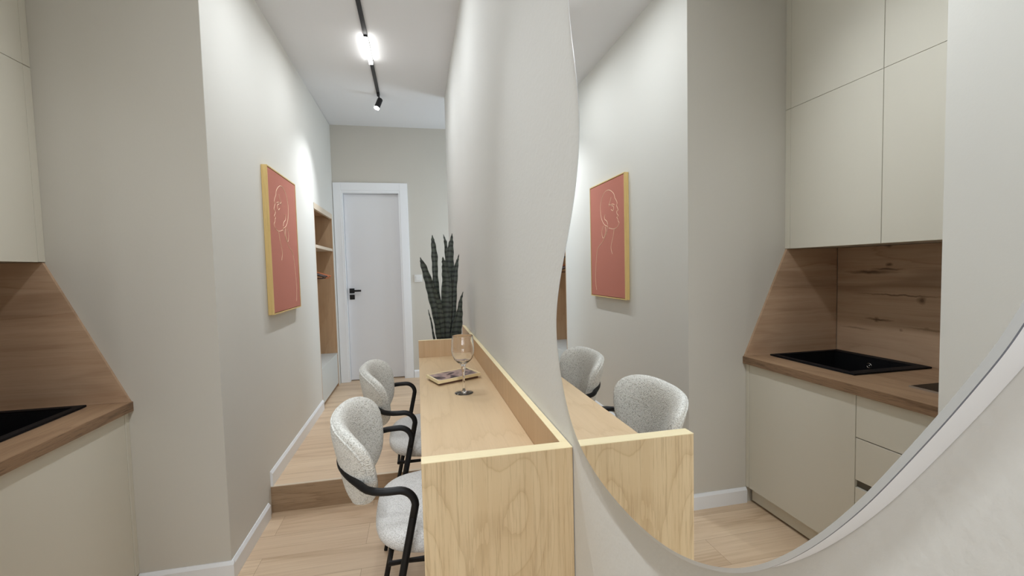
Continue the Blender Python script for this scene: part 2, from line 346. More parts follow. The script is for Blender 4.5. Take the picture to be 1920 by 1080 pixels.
# ------------------------------------------------------------------ hall door
d = thing('door_1', ((dx0+dx1)/2, YB, ZU), None, None); d['kind'] = 'structure'
X0, X1, Z1 = -.849, -.0717, 2.313
fr = MB()
fr.box(X0+.002, -.768, YB-.016, YB, ZU, Z1).box(-.156, X1, YB-.016, YB, ZU, Z1).box(-.768, -.156, YB-.016, YB, 2.232, Z1)
part('door_architrave', fr, 'white', d, bevel=.003)
jb = MB(); jb.box(-.775, -.752, YB-.012, YB+.118, ZU, 2.232).box(-.172, -.15, YB-.012, YB+.118, ZU, 2.232).box(-.752, -.172, YB-.012, YB+.118, 2.205, 2.232)
jb.box(-.752, -.738, YB+.097, YB+.112, ZU, 2.205).box(-.186, -.172, YB+.097, YB+.112, ZU, 2.205).box(-.738, -.186, YB+.097, YB+.112, 2.19, 2.205)
part('door_jamb', jb, 'white', d, bevel=.0015)
leaf = part('door_leaf', B(-.751, -.173, YB+.060, YB+.096, ZU+.008, 2.203), 'door_white', d, bevel=.002)
hx, hz = -.704, 1.150
h_ = B(hx-.026, hx+.026, YB+.050, YB+.0605, hz-.026, hz+.026); h_.tube([(hx, YB+.052, hz), (hx, YB+.012, hz)], .009).box(hx-.011, hx+.100, YB-.002, YB+.016, hz-.010, hz+.010)
part('door_handle', h_, 'black', leaf, bevel=.0015, label='square black lever handle')
h_ = B(hx-.026, hx+.026, YB+.050, YB+.0605, hz-.095, hz-.043); h_.box(hx-.016, hx+.016, YB+.043, YB+.051, hz-.076, hz-.062)
part('thumb_turn', h_, 'black', leaf, bevel=.0015, label='square black lock rosette')
# light switch
s_ = thing('light_switch', (.012, YB, 1.226), 'square white light switch on the back wall, left of the snake plant leaves', 'light switch')
part('switch_plate', B(-.030, .054, YB-.009, YB-.0005, 1.226, 1.308), 'plastic', s_, bevel=.003)
part('rocker', B(-.014, .038, YB-.013, YB-.008, 1.243, 1.291), 'plastic', s_, bevel=.002)
# ------------------------------------------------------------------ desk
XL, XR, YD, YD2, YD3, ZDL, ZDS = -.005, .2975, .852, 2.399, 2.951, .986, .896
dk = thing('desk', (.147, (YD+YD2)/2, 0), 'long narrow light oak bar desk with raised rim, against the right wall', 'desk')
fp = part('front_panel', B(XL, XR, YD, YD+.0315, 0, ZDL-.0012), 'desk', dk, bevel=.0008)
part('edge_band', B(XL, XR, YD, YD+.0315, ZDL-.0012, ZDL), 'desk_edge', fp, label='pale yellowish top edge of the end panel')
part('desktop', B(XL, XR-.017, YD+.032, YD2-.020, ZDS-.030, ZDS), 'desk_top', dk, bevel=.0008)
bp_ = part('back_panel', B(XR-.0165, XR, YD+.032, YD3, ZDS-.10, ZDL-.0012), 'desk_back', dk, bevel=.0008)
part('edge_band', B(XR-.0165, XR, YD+.032, YD3, ZDL-.0012, ZDL), 'desk_edge', bp_, label='pale top edge of the back panel')
ep = part('end_panel', B(XL, XR-.017, YD2-.0195, YD2, 0, ZDL-.0012), 'desk_back', dk, bevel=.0008)
part('edge_band', B(XL, XR-.017, YD2-.0195, YD2, ZDL-.0012, ZDL), 'desk_edge', ep)
# ------------------------------------------------------------------ chairs
def sgn(a): return 1 if a >= 0 else -1
def rag(p, amp=.0008, sc=240):
    return p + Vector((noise.noise(p*sc), noise.noise(p*sc+Vector((9, 3, 1))), noise.noise(p*sc+Vector((2, 7, 5)))))*amp
def mid_back(y, z):
    q = min(1.15, abs(y)/.186); zz = max(-1.1, min(1.1, (z-.8358)/.1238)); x = -.2142 - .0596*((z-.8358)/.34) + (.0884-.046*zz)*q**2.32
    return Vector((x, y, z))
def back_pad(yc):
    mb = MB(); NRr, NT_ = 34, 150; half = .0250
    def P(r, th, side):
        c, s = math.cos(th), math.sin(th); n = 3.6
        yy = .187*sgn(c)*abs(c)**(2/n)*r; zz = .1240*sgn(s)*abs(s)**(2/n)*r
        yy *= 1 + .286*(zz/.1240)
        z = .8358+zz; p = mid_back(yy, z)
        e = .002; du = mid_back(yy+e, z)-mid_back(yy-e, z); dv = mid_back(yy, z+e)-mid_back(yy, z-e)
        nn = du.cross(dv).normalized(); nn = nn if nn.x > 0 else -nn
        t_ = half*(max(0, 1-r**5))**.5
        return rag(Vector((p.x, p.y+yc, p.z))+nn*side*t_)
    rr = [math.sin(PI/2*i/NRr)**.8 for i in range(NRr+1)]
    for side in (1, -1):
        vs_ = [P(r, 2*PI*k/NT_, side) for r in rr[1:] for k in range(NT_)]; vs_.append(P(0, 0, side)); c0 = len(vs_)-1; fs = []
        for i in range(NRr-1):
            for k in range(NT_):
                k2 = (k+1) % NT_; fs.append((i*NT_+k, i*NT_+k2, (i+1)*NT_+k2, (i+1)*NT_+k))
        fs += [(c0, (k+1) % NT_, k) for k in range(NT_)]
        mb.add(vs_, fs)
    return mb, P
def make_chair(yc, label):
    ch = thing('armchair', (0, yc, 0), label, 'chair', 'chairs along the desk')
    mb, P = back_pad(yc)
    br = part('backrest', mb, 'boucle', ch, smooth=True)
    seam = [P(.93, 2*PI*k/160, -1) for k in range(160)]
    part('piping', MB().tube(seam, .0030, 6, True), 'boucle', br, smooth=True)
    # seat
    mb = MB(); cx, a, b, n = .060, .201, .207, 3.3; NA, NRr = 150, 20
    def S(r, th, top):
        c, s = math.cos(th), math.sin(th); x = cx+a*sgn(c)*abs(c)**(2/n)*r; y = b*sgn(s)*abs(s)**(2/n)*r
        y *= 1+.05*((x-cx)/a)
        z = .643+(.038 if top else -.038)*(max(0, 1-r**9))**.5
        return rag(Vector((x, y+yc, z)), .0008)
    rr = [math.sin(PI/2*i/NRr)**.7 for i in range(NRr+1)]
    for top in (True, False):
        vs_ = [S(r, 2*PI*k/NA, top) for r in rr[1:] for k in range(NA)]; vs_.append(S(0, 0, top)); c0 = len(vs_)-1
        fs = [(i*NA+k, i*NA+(k+1) % NA, (i+1)*NA+(k+1) % NA, (i+1)*NA+k) for i in range(NRr-1) for k in range(NA)]+[(c0, (k+1) % NA, k) for k in range(NA)]
        mb.add(vs_, fs)
    part('seat', mb, 'boucle_seat', ch, smooth=True)
    # armrest ring, bends down into the rear legs
    W_ = .228; zA = .811; half = []
    for i in range(14):
        y = .165*i/13; half.append((mid_back(y, .82).x-.020-.011*(y/.165)**2, y+.004*(y/.165)**3, .830-.016*(y/.165)**2.2))
    half += [(-.1585, .189, .8125), (-.146, .204, zA), (-.130, .2165, zA), (-.112, .2245, zA), (-.095, W_-.0008, zA), (-.080, W_, zA)]
    R_ = .042; xb = -.031
    for i in range(9):
        a_ = PI/2*i/8; half.append((xb-R_+R_*math.sin(a_), W_, zA-R_+R_*math.cos(a_)))
    half.append((xb-.006, W_, zA-R_-.03))
    full = [(x, -y, z) for x, y, z in reversed(half)] + half[1:]
    part('armrest_frame', MB().tube([(x, y+yc, z) for x, y, z in full], .0096, 16), 'black', ch, smooth=True)
    for s in (-1, 1):
        part('leg', MB().tube([(xb-.006, yc+s*W_, zA-R_-.029), (-.196, yc+s*(W_+.004), 0)], [.0096, .0085], 16), 'black', ch, smooth=True, auto=50)
        part('leg', MB().tube([(.205, yc+s*.185, .600), (.238, yc+s*.200, 0)], .008, 12), 'black', ch, smooth=True, auto=50)
    fr = MB()
    fr.tube([(-.100, yc-.183, .600), (.212, yc-.183, .600), (.212, yc+.183, .600), (-.100, yc+.183, .600)], .007, 10, True)
    for s in (-1, 1): fr.tube([(-.066, yc+s*.183, .600), (-.066, yc+s*W_, .600)], .006, 10)
    part('seat_frame', fr, 'black', ch, smooth=True, auto=50)
    for s in (-1, 1):
        part('stretcher', MB().tube([(-.121, yc+s*(W_+.002), .335), (.219, yc+s*.192, .335)], .0055, 10), 'black', ch, smooth=True, auto=50)
    return ch
chair = make_chair(1.348, 'nearer of the two off-white boucle armchairs with black tube arms at the desk')
def dup(root, loc, label, group=None):
    r = root.copy(); COL.objects.link(r); r.location = loc; r['label'] = label
    for c_ in list(root.children):
        c = c_.copy(); COL.objects.link(c); c.parent = r
        for g_ in c_.children:
            g = g_.copy(); COL.objects.link(g); g.parent = c
    return r
chair.rotation_euler.z = .03
d2 = dup(chair, (.002, 1.968, 0), 'farther boucle armchair at the desk, behind the first and just before the floor step')
d2.rotation_euler.z = 0.007
# ------------------------------------------------------------------ things on the desk
gx, gy = .155, 1.640
g = thing('wine_glass', (gx, gy, ZDS), 'empty clear stemmed wine glass standing on the desk in front of the tray', 'wine glass')
out = [(.0001, .0026), (.012, .0030), (.024, .0020), (.0325, .0004), (.0336, .0005), (.0340, .0011), (.0337, .0017), (.0325, .0022), (.024, .0042), (.012, .0068), (.0060, .011), (.0044, .018), (.0041, .035), (.0041, .055), (.0048, .072), (.0068, .086), (.0085, .096), (.0078, .102), (.012, .1085), (.022, .116), (.033, .127), (.0395, .142), (.0418, .158), (.0412, .178), (.0395, .198), (.0379, .2125), (.0377, .2136), (.0373, .2141), (.0369, .2136), (.0368, .2125)]
inn = [(.0384, .198), (.0401, .178), (.0407, .158), (.0384, .1435), (.032, .1292), (.021, .1188), (.0105, .1135), (.0001, .1120)]
part('glass_body', MB().lathe((gx, gy, ZDS+.0004), [(r, z) for r, z in out+inn], 64, close=False), 'glass', g, smooth=True)
T0 = Vector((.067, 1.765, 0)); T1 = Vector((.247, 1.857, 0)); T3 = Vector((.023, 1.89, 0)); T2 = T1+(T3-T0)
def quad(k): c = (T0+T1+T2+T3)/4; return [((c+(p-c)*k).x, (c+(p-c)*k).y) for p in (T0, T1, T2, T3)]
tr = thing('picture_tray', ((T0+T2)/2).to_tuple()[:2]+(ZDS,), 'small light wood tray with a printed picture inset, lying askew behind the wine glass', 'tray')
part('tray_base', MB().prism(quad(.90), 2, ZDS+.0003, ZDS+.010), 'tray_dark', tr)
q0, q1 = quad(1), quad(.93); mb = MB()
for i in range(4):
    j = (i+1) % 4; mb.prism([q0[i], q0[j], q1[j], q1[i]], 2, ZDS+.009, ZDS+.021)
part('rim', mb, 'desk_edge', tr)
part('printed_insert', MB().prism(quad(.935), 2, ZDS+.0102, ZDS+.0185), 'print', tr)
# ------------------------------------------------------------------ snake plant beyond the desk end
px_, py_ = .158, 2.565
pl_ = thing('potted_snake_plant', (px_, py_, 0), 'dark green banded snake plant with upright pointed leaves behind the far end of the desk', 'plant')
part('planter', MB().lathe((px_, py_, 0), [(.001, 0), (.085, 0), (.090, .006), (.115, .86), (.113, .865), (.106, .865), (.104, .82), (.001, .82)], 48, close=False), 'planter', pl_, smooth=True, auto=40)
part('soil', MB().lathe((px_, py_, .815), [(.001, .012), (.06, .014), (.1045, .008), (.1045, 0), (.001, 0)], 40, close=False), 'soil', pl_, smooth=True, auto=40)
LV = [
 (2.53, [(0.021, 1.426, 0.0), (0.026, 1.409, 0.006), (0.035, 1.385, 0.014), (0.053, 1.322, 0.02), (0.07, 1.258, 0.024), (0.085, 1.188, 0.026), (0.102, 1.089, 0.023), (0.112, 0.977, 0.017)]),
 (2.60, [(0.093, 1.553, 0.0), (0.094, 1.529, 0.007), (0.097, 1.497, 0.012), (0.101, 1.426, 0.017), (0.101, 1.349, 0.015), (0.103, 1.26, 0.017), (0.113, 1.141, 0.017), (0.121, 0.966, 0.015)]),
 (2.64, [(0.158, 1.558, 0.0), (0.163, 1.537, 0.004), (0.168, 1.51, 0.008), (0.172, 1.438, 0.01), (0.173, 1.348, 0.012), (0.167, 1.166, 0.014), (0.16, 0.958, 0.015)]),
 (2.60, [(0.205, 1.561, 0.0), (0.201, 1.531, 0.007), (0.195, 1.496, 0.014), (0.187, 1.425, 0.021), (0.185, 1.347, 0.021), (0.178, 1.228, 0.023), (0.164, 0.964, 0.017)]),
 (2.53, [(0.144, 1.426, 0.0), (0.146, 1.409, 0.007), (0.152, 1.386, 0.013), (0.157, 1.348, 0.02), (0.162, 1.29, 0.026), (0.156, 1.174, 0.03), (0.155, 1.086, 0.027), (0.152, 0.975, 0.018)]),
 (2.58, [(0.239, 1.441, 0.0), (0.233, 1.417, 0.004), (0.226, 1.394, 0.008), (0.213, 1.329, 0.015), (0.204, 1.228, 0.015), (0.195, 1.109, 0.017), (0.177, 0.966, 0.015)]),
 (2.54, [(0.253, 1.228, 0.0), (0.245, 1.205, 0.004), (0.237, 1.176, 0.008), (0.228, 1.111, 0.017), (0.215, 1.053, 0.027), (0.205, 0.994, 0.029), (0.199, 0.965, 0.027)]),
 (2.56, [(0.055, 1.132, 0.0), (0.06, 1.105, 0.002), (0.066, 1.081, 0.003), (0.073, 1.04, 0.004), (0.082, 0.971, 0.005)]),
 (2.50, [(0.098, 1.098, 0.0), (0.099, 1.074, 0.008), (0.102, 1.034, 0.015), (0.107, 0.982, 0.014)]),
 (2.50, [(0.075, 1.31, 0.0), (0.085, 1.27, 0.004), (0.1, 1.218, 0.008), (0.118, 1.154, 0.013), (0.123, 1.062, 0.017), (0.124, 0.981, 0.017)])]
def cr_(p, q, r, s, t_):
    return tuple(.5*((2*q[i])+(-p[i]+r[i])*t_+(2*p[i]-5*q[i]+4*r[i]-s[i])*t_*t_+(-p[i]+3*q[i]-3*r[i]+s[i])*t_**3) for i in range(len(q)))
def spline(P, k=6, closed=False):
    n = len(P); o = []
    for i in range(n if closed else n-1):
        g_ = (lambda j: P[j % n]) if closed else (lambda j: P[max(0, min(n-1, j))])
        for a in range(k): o.append(cr_(g_(i-1), g_(i), g_(i+1), g_(i+2), a/k))
    if not closed: o.append(tuple(P[-1]))
    return o
for li, (yy, pts) in enumerate(LV):
    yb = py_+(yy-py_)*.5; xbm = px_+(pts[-1][0]-px_)*.55
    pts = pts+[(xbm, .822, max(.008, pts[-1][2]*.75))]
    sp = spline([tuple(p) for p in pts], 6); nn = len(sp); vs_ = []; fs = []; K = 9
    tw = random.uniform(-.25, .25)
    for i, (x, z, hw) in enumerate(sp):
        hw = max(hw, .0004); tt = i/(nn-1); y0 = yy+(yb-yy)*tt
        for j in range(K):
            a = -1+2*j/(K-1); wob = .0015*math.sin(i*1.1+li)*(abs(a) > .9)
            d_ = .32*hw*(a*a)           # shallow channel
            vs_.append((x+(hw+wob)*a*math.cos(tw*.5), y0-d_+hw*a*math.sin(tw), z))
    for i in range(nn-1):
        for j in range(K-1): fs.append((i*K+j, i*K+j+1, (i+1)*K+j+1, (i+1)*K+j))
    o = part('leaf', MB().add(vs_, fs), 'leaf', pl_, smooth=True)
    md = o.modifiers.new('thick', 'SOLIDIFY'); md.thickness = .0028; md.offset = 0
# ------------------------------------------------------------------ wavy mirror
MX = .2843
OUT = [(.800, 1.837), (.772, 1.72), (.754, 1.658), (.746, 1.601), (.760, 1.522), (.795, 1.451), (.834, 1.393), (.883, 1.320), (.911, 1.251), (.908, 1.190), (.879, 1.110), (.829, 1.048), (.780, 1.016), (.712, .9955), (.629, .989), (.544, .992), (.478, 1.004), (.424, 1.022), (.372, 1.048), (.330, 1.077), (.285, 1.122), (.250, 1.167), (.228, 1.199), (.210, 1.229), (.193, 1.256), (.179, 1.281), (.166, 1.304), (.157, 1.322),
       (.128, 1.40), (.098, 1.50), (.074, 1.60), (.062, 1.71), (.078, 1.84), (.13, 1.96), (.22, 2.06), (.34, 2.12), (.47, 2.145), (.60, 2.13), (.71, 2.07), (.78, 1.98), (.805, 1.90)]
outl = spline(OUT, 7, True)
for _ in range(45):
    outl = [tuple(.5*outl[i][k]+.25*(outl[i-1][k]+outl[(i+1) % len(outl)][k]) for k in (0, 1)) for i in range(len(outl))]
def inset(P, d):
    n = len(P); A = sum(P[i][0]*P[(i+1) % n][1]-P[(i+1) % n][0]*P[i][1] for i in range(n)); o = []
    for i in range(n):
        a, b = Vector(P[(i-2) % n]), Vector(P[(i+2) % n]); t_ = (b-a).normalized(); nm = Vector((-t_.y, t_.x))*(1 if A > 0 else -1)
        q = Vector(P[i])+nm*d; o.append((q.x, q.y))
    return o
mr = thing('wavy_mirror', (MX, .48, .985), 'frameless wavy-edged wall mirror on the right wall, cut off by the picture edge', 'mirror')
def band(P, xa, Q, xb_):
    n = len(P); return MB().add([(xa, *p) for p in P]+[(xb_, *q) for q in Q], [(i, (i+1) % n, n+(i+1) % n, n+i) for i in range(n)])
i1 = inset(outl, .0042); bk = inset(outl, .0006)
part('glass', MB().add([(MX, *p) for p in i1], [tuple(range(len(i1)))]), 'mirror', mr)
part('bevel', band(i1, MX, outl, MX+.0006), 'mirror_bevel', mr, smooth=True, label='bevelled rim of the mirror glass')
part('edge', band(outl, MX+.0006, outl, MX+.0024), 'mirror_edge', mr, smooth=True)
nb = len(bk)
part('backing', MB().add([(MX+.0022, *p) for p in bk]+[(wall_x(p[0])-.0005, *p) for p in bk], [tuple(range(nb)), tuple(range(2*nb-1, nb-1, -1))]+[(i, (i+1) % nb, nb+(i+1) % nb, nb+i) for i in range(nb)]), 'mirror_back', mr, label='white backing board showing as a bright edge')
# ------------------------------------------------------------------ picture on the left wall
FX, PY0, PY1, PZ0, PZ1 = WL+.0333, 2.828, 3.443, 1.116, 1.982
pc = thing('framed_picture', (WL+.001, (PY0+PY1)/2, PZ0), 'terracotta picture of a line-drawn head in a light wood frame on the left wall', 'picture')
fw = .007; mb = MB()
mb.box(WL+.001, FX, PY0, PY0+fw, PZ0, PZ1).box(WL+.001, FX, PY1-fw, PY1, PZ0, PZ1).box(WL+.001, FX, PY0+fw, PY1-fw, PZ0, PZ0+fw).box(WL+.001, FX, PY0+fw, PY1-fw, PZ1-fw, PZ1)
part('picture_frame', mb, 'frame', pc, bevel=.0008)
part('backing_board', B(WL+.001, WL+.006, PY0+fw, PY1-fw, PZ0+fw, PZ1-fw), 'gap', pc)
cv = part('canvas', B(WL+.006, FX-.002, PY0+fw+.004, PY1-fw-.004, PZ0+fw+.004, PZ1-fw-.004), 'canvas', pc)
LINES = dict(head=[(2.979, 1.832), (2.994, 1.862), (3.033, 1.888), (3.079, 1.905), (3.126, 1.906), (3.175, 1.889), (3.213, 1.853), (3.235, 1.806), (3.23, 1.745), (3.206, 1.697), (3.158, 1.659), (3.104, 1.644)],
 face=[(2.979, 1.832), (2.954, 1.809), (2.942, 1.79), (2.952, 1.776), (2.934, 1.751), (2.930, 1.740), (2.952, 1.733), (2.944, 1.715), (2.926, 1.700), (2.950, 1.693), (2.938, 1.682), (2.930, 1.664), (2.914, 1.651), (2.931, 1.630), (2.968, 1.618), (3.019, 1.617), (3.088, 1.631)],
 lash=[(3.082, 1.804), (3.059, 1.793), (3.02, 1.795), (2.985, 1.786)], eye=[(3.044, 1.761), (3.015, 1.747), (2.999, 1.766), (3.012, 1.78), (3.035, 1.785)],
 brow=[(3.082, 1.785), (3.065, 1.812), (3.041, 1.846)], ear=[(3.148, 1.735), (3.163, 1.722), (3.157, 1.701), (3.121, 1.683), (3.103, 1.656)],
 braid=[(3.183, 1.654), (3.209, 1.622), (3.21, 1.586), (3.186, 1.564), (3.143, 1.606), (3.151, 1.646)], nape=[(3.111, 1.642), (3.124, 1.604), (3.144, 1.586)],
 back=[(3.144, 1.586), (3.199, 1.54), (3.291, 1.494), (3.319, 1.443), (3.336, 1.37), (3.350, 1.286), (3.347, 1.222), (3.33, 1.165)],
 neck=[(2.997, 1.615), (3.014, 1.567), (3.038, 1.525), (3.053, 1.483), (3.032, 1.438)])
mb = MB()
for pts in LINES.values(): mb.tube([(FX-.0022, y, z) for y, z in spline(pts, 5)], .0021, 6)
part('line_drawing', mb, 'line', cv, label='pale line drawing of a head and shoulder')
# ------------------------------------------------------------------ built-in wardrobe niche
wd = thing('built_in_wardrobe', (WL-.24, (NY0+NY1)/2, ZU), 'open oak-lined wardrobe niche with shelf and white bench drawer, beside the hall door', 'wardrobe')
nx = WL-.47; tk = .018
part('side_panel', B(nx, WL-.001, NY1-tk-.001, NY1-.001, ZU+.001, NZ1-.001), 'niche', wd)
part('side_panel', B(nx, WL-.001, NY0+.001, NY0+tk, ZU+.001, NZ1-.001), 'niche', wd)
part('back_panel', B(nx-.008, nx, NY0+.001, NY1-.001, ZU+.001, NZ1-.001), 'niche', wd)
part('top_panel', B(nx, WL-.001, NY0+tk, NY1-tk-.001, NZ1-.019, NZ1-.001), 'niche', wd)
part('front_rail', B(WL-.020, WL+.004, NY0+.001, NY1-.002, NZ1-.050, NZ1+.002), 'nosing', wd, label='pale rail along the top of the opening')
part('shelf', B(nx, WL-.004, NY0+tk, NY1-tk-.001, 1.577, 1.604), 'nosing', wd, label='pale shelf')
bn = part('bench', B(nx, WL-.024, NY0+tk, NY1-tk-.001, ZU+.05, .487), 'bench', wd)
part('bench_top', B(nx, WL-.002, NY0+tk, NY1-tk-.001, .4875, .5045), 'bench', wd, bevel=.001)
part('drawer', B(WL-.0235, WL-.004, NY0+.006, NY1-.006, ZU+.032, .4865), 'bench', wd, bevel=.001, label='white push-open bench drawer')
part('plinth', B(nx, WL-.035, NY0+tk, NY1-tk-.001, ZU+.001, ZU+.05), 'niche', wd)
part('hanging_rail', MB().tube([(-1.045, NY0+tk, 1.465), (-1.045, NY1-tk-.001, 1.465)], .011, 14), 'black', wd, smooth=True, auto=50)
def hanger(y, dark, ang, label):
    t_ = thing('clothes_hanger', (-1.045, y, 1.30), label, 'clothes hanger', 'hangers in the wardrobe niche')
    m_ = MB(); ca, sa = math.cos(ang), math.sin(ang)
    L_ = [(-.215, 1.318), (-.15, 1.338), (-.07, 1.362), (0, 1.374), (.07, 1.362), (.15, 1.338), (.215, 1.318)]
    L_ = spline(L_, 4)
    rr_ = [.006+.006*math.sin(PI*i/(len(L_)-1)) for i in range(len(L_))]
    m_.tube([(-1.045+u*ca, y+u*sa, z) for u, z in L_], rr_, 8)
    part('shoulder_bar', m_, 'hanger_dark' if dark else 'hanger_light', t_, smooth=True)
    part('trouser_bar', MB().tube([(-1.045+u*ca, y+u*sa, z) for u, z in [(-.20, 1.321), (-.195, 1.303), (0, 1.30), (.195, 1.303), (.20, 1.321)]], .0045, 8), 'hanger_dark' if dark else 'hanger_light', t_, smooth=True)
    hk = [(0, y, 1.374), (0, y, 1.42)]+[(.016*math.cos(a)+0.0-0.0, y, 1.462+.0175*math.sin(a)) for a in [math.radians(x) for x in (-120, -60, 0, 40, 90, 140, 180, 205)]]
    part('hook', MB().tube([(-1.045+q[0], q[1], q[2]) for q in hk], .0018, 6), 'chrome', t_, smooth=True)
for y, dk_, an, lb in [(4.36, 1, .16, 'dark brown wooden clothes hanger, nearest of those in the wardrobe niche'), (4.43, 1, -.05, 'dark brown wooden clothes hanger, second from the front of the niche'),
        (4.50, 1, .10, 'dark brown wooden clothes hanger, third from the front of the niche'), (4.60, 0, -.12, 'orange wooden clothes hanger next to the dark ones in the niche'),
        (4.69, 0, .05, 'orange wooden clothes hanger deepest in the niche, nearest the door')]:
    hanger(y, dk_, an, lb)
# ------------------------------------------------------------------ kitchen
XC, XBF, XCT, ZT = -1.457, -1.209, -1.1886, .834
ZB, ZG = 1.4242, 2.187
KX = -1.80
def wall_cab(y0, y1, z0, z1, label, filler=None):
    t_ = thing('wall_cabinet', (KX+.17, (y0+y1)/2, z0), label, 'kitchen cabinet', 'handleless wall cabinets')
    part('body', B(KX, XC-.0205, y0+.0015, y1-.0015, z0, z1-.002), 'cabinet_inner', t_)
    part('door', B(XC-.020, XC, y0+.0015, y1-.0015, z0-.001, z1-.003), 'cabinet', t_, bevel=.0008)
    if filler: part('filler_strip', B(KX, XC, filler[0], filler[1], z0, z1-.003), 'cabinet', t_, bevel=.0008)
YW0, YW1, YW2, YW3 = .985, 1.619, 2.118, 2.1525
wall_cab(YW1, YW2, ZB, ZG, 'tall greige handleless wall cabinet over the sink, next to the kitchen end wall', (YW2, YW3))
wall_cab(YW0, YW1, ZB, ZG, 'tall greige handleless wall cabinet over the hob, partly hidden by the wall pillar')
wall_cab(YW1, YW2, ZG, ZC-.002, 'upper greige cabinet reaching the ceiling, stacked above the sink cabinet', (YW2, YW3))
wall_cab(YW0, YW1, ZG, ZC-.002, 'upper greige cabinet reaching the ceiling, stacked above the hob-side cabinet')
bc = thing('base_cabinet', (-1.5, 1.82, 0), 'greige base cabinet with one wide plain door under the sink', 'kitchen cabinet')
part('body', B(KX, XBF-.0205, 1.514, 2.126, .09, .597), 'cabinet_inner', bc)
part('door', B(XBF-.020, XBF, 1.5135, 2.1265, .091, .787), 'cabinet', bc, bevel=.0008)
part('filler_strip', B(-1.6, XBF+.002, 2.1285, 2.1525, .091, .7935), 'cabinet', bc, bevel=.0008)
part('grip_channel', B(XBF-.045, XBF-.022, 1.514, 2.126, .735, .7935), 'gap', bc)
dc = thing('drawer_cabinet', (-1.5, 1.25, 0), 'greige base cabinet with three plain drawers, next to the wide sink door', 'kitchen cabinet')
part('body', B(KX, XBF-.046, .985, 1.511, .09, .735), 'cabinet_inner', dc)
for z0, z1 in ((.610, .787), (.428, .606), (.091, .395)):
    part('drawer', B(XBF-.020, XBF, .985, 1.5105, z0, z1), 'cabinet', dc, bevel=.001)
part('grip_channel', B(XBF-.045, XBF-.022, .985, 1.511, .735, .7935), 'gap', dc)
part('grip_channel', B(XBF-.045, XBF-.012, .985, 1.511, .375, .4275), 'gap', dc)
part('plinth', B(-1.255, -1.239, .985, 2.139, .012, .0895), 'cabinet', dc)
# worktop with cut-out for the sink
sx0, sx1, sy0, sy1 = -1.775, -1.330, 1.625, 2.115
wt = MB(); wt.box(KX, XCT, YN+.002, sy0+.02, .794, ZT).box(KX, XCT, sy1-.02, YC-.0005, .794, ZT).box(sx1-.02, XCT, sy0+.02, sy1-.02, .794, ZT).box(KX, sx0+.02, sy0+.02, sy1-.02, .794, ZT)
wtt = thing('worktop', (-1.5, 1.56, .794), 'thick brown wood worktop running over the kitchen base cabinets', 'worktop')
part('slab', wt, 'worktop', wtt)
part('front_edge', B(XCT, XCT+.0012, YN+.002, YC-.0005, .794, ZT-.0015), 'worktop_edge', wtt, label='darker brown front edge')
part('end_edge', B(KX, XCT, YN+.0005, YN+.0018, .794, ZT), 'worktop_edge', wtt)
tag(part('wood_side_panel', MB().prism([(XCT-.004, ZT+.0005), (XC-.004, ZB-.002), (KX, ZB-.002), (KX, ZT+.0005)], 1, YC-.013, YC-.0005), 'kitchen_wood_side'), 'slanted brown wood panel on the kitchen end wall between worktop and cabinets', 'wall panel')
tag(part('splashback', B(-1.8195, -1.803, YN+.002, YC-.0135, ZT+.0005, ZB-.002), 'kitchen_wood'), 'knotty brown wood splashback behind the sink and hob', 'splashback')
sk = thing('sink', (-1.55, 1.87, .65), 'black composite inset sink in the brown worktop', 'sink')
rim = MB(); z0, z1 = ZT+.0004, ZT+.009
rim.box(sx0, sx1, sy0, sy0+.045, z0, z1).box(sx0, sx1, sy1-.03, sy1, z0, z1).box(sx1-.03, sx1, sy0+.045, sy1-.03, z0, z1).box(sx0, sx0+.045, sy0+.045, sy1-.03, z0, z1)
part('rim', rim, 'sink', sk, bevel=.002)
bx0, bx1, by0, by1 = sx0+.045, sx1-.03, sy0+.045, sy1-.03; bz = .655
bs = MB(); th = .008
bs.box(bx0-th, bx1+th, by0-th, by1+th, bz-th, bz).box(bx0-th, bx0, by0-th, by1+th, bz, z0).box(bx1, bx1+th, by0-th, by1+th, bz, z0).box(bx0, bx1, by0-th, by0, bz, z0).box(bx0, bx1, by1, by1+th, bz, z0)
part('basin', bs, 'sink', sk)
oy, oz = 1.885, .797
part('overflow_ring', MB().tube([(bx0+.002, oy+.012*math.cos(a), oz+.012*math.sin(a)) for a in [2*PI*k/28 for k in range(28)]], .0028, 8, True).tube([(bx0, oy, oz), (bx0+.004, oy, oz)], .004, 12), 'chrome', sk, smooth=True)
part('drain', MB().lathe((-1.55, 1.87, bz), [(.001, .001), (.02, .0015), (.04, .003), (.045, .001), (.045, 0), (.001, 0)], 32, close=False), 'chrome', sk, smooth=True)
hb = thing('induction_hob', (-1.55, 1.20, ZT), 'black glass hob with a thin bright front edge, beside the sink', 'hob')
part('glass_plate', B(-1.74, -1.363, .995, 1.418, ZT+.0004, ZT+.006), 'hob', hb, bevel=.001)
part('edge_trim', B(-1.3628, -1.358, .995, 1.418, ZT+.0004, ZT+.0065), 'alu', hb, label='thin metal front trim')
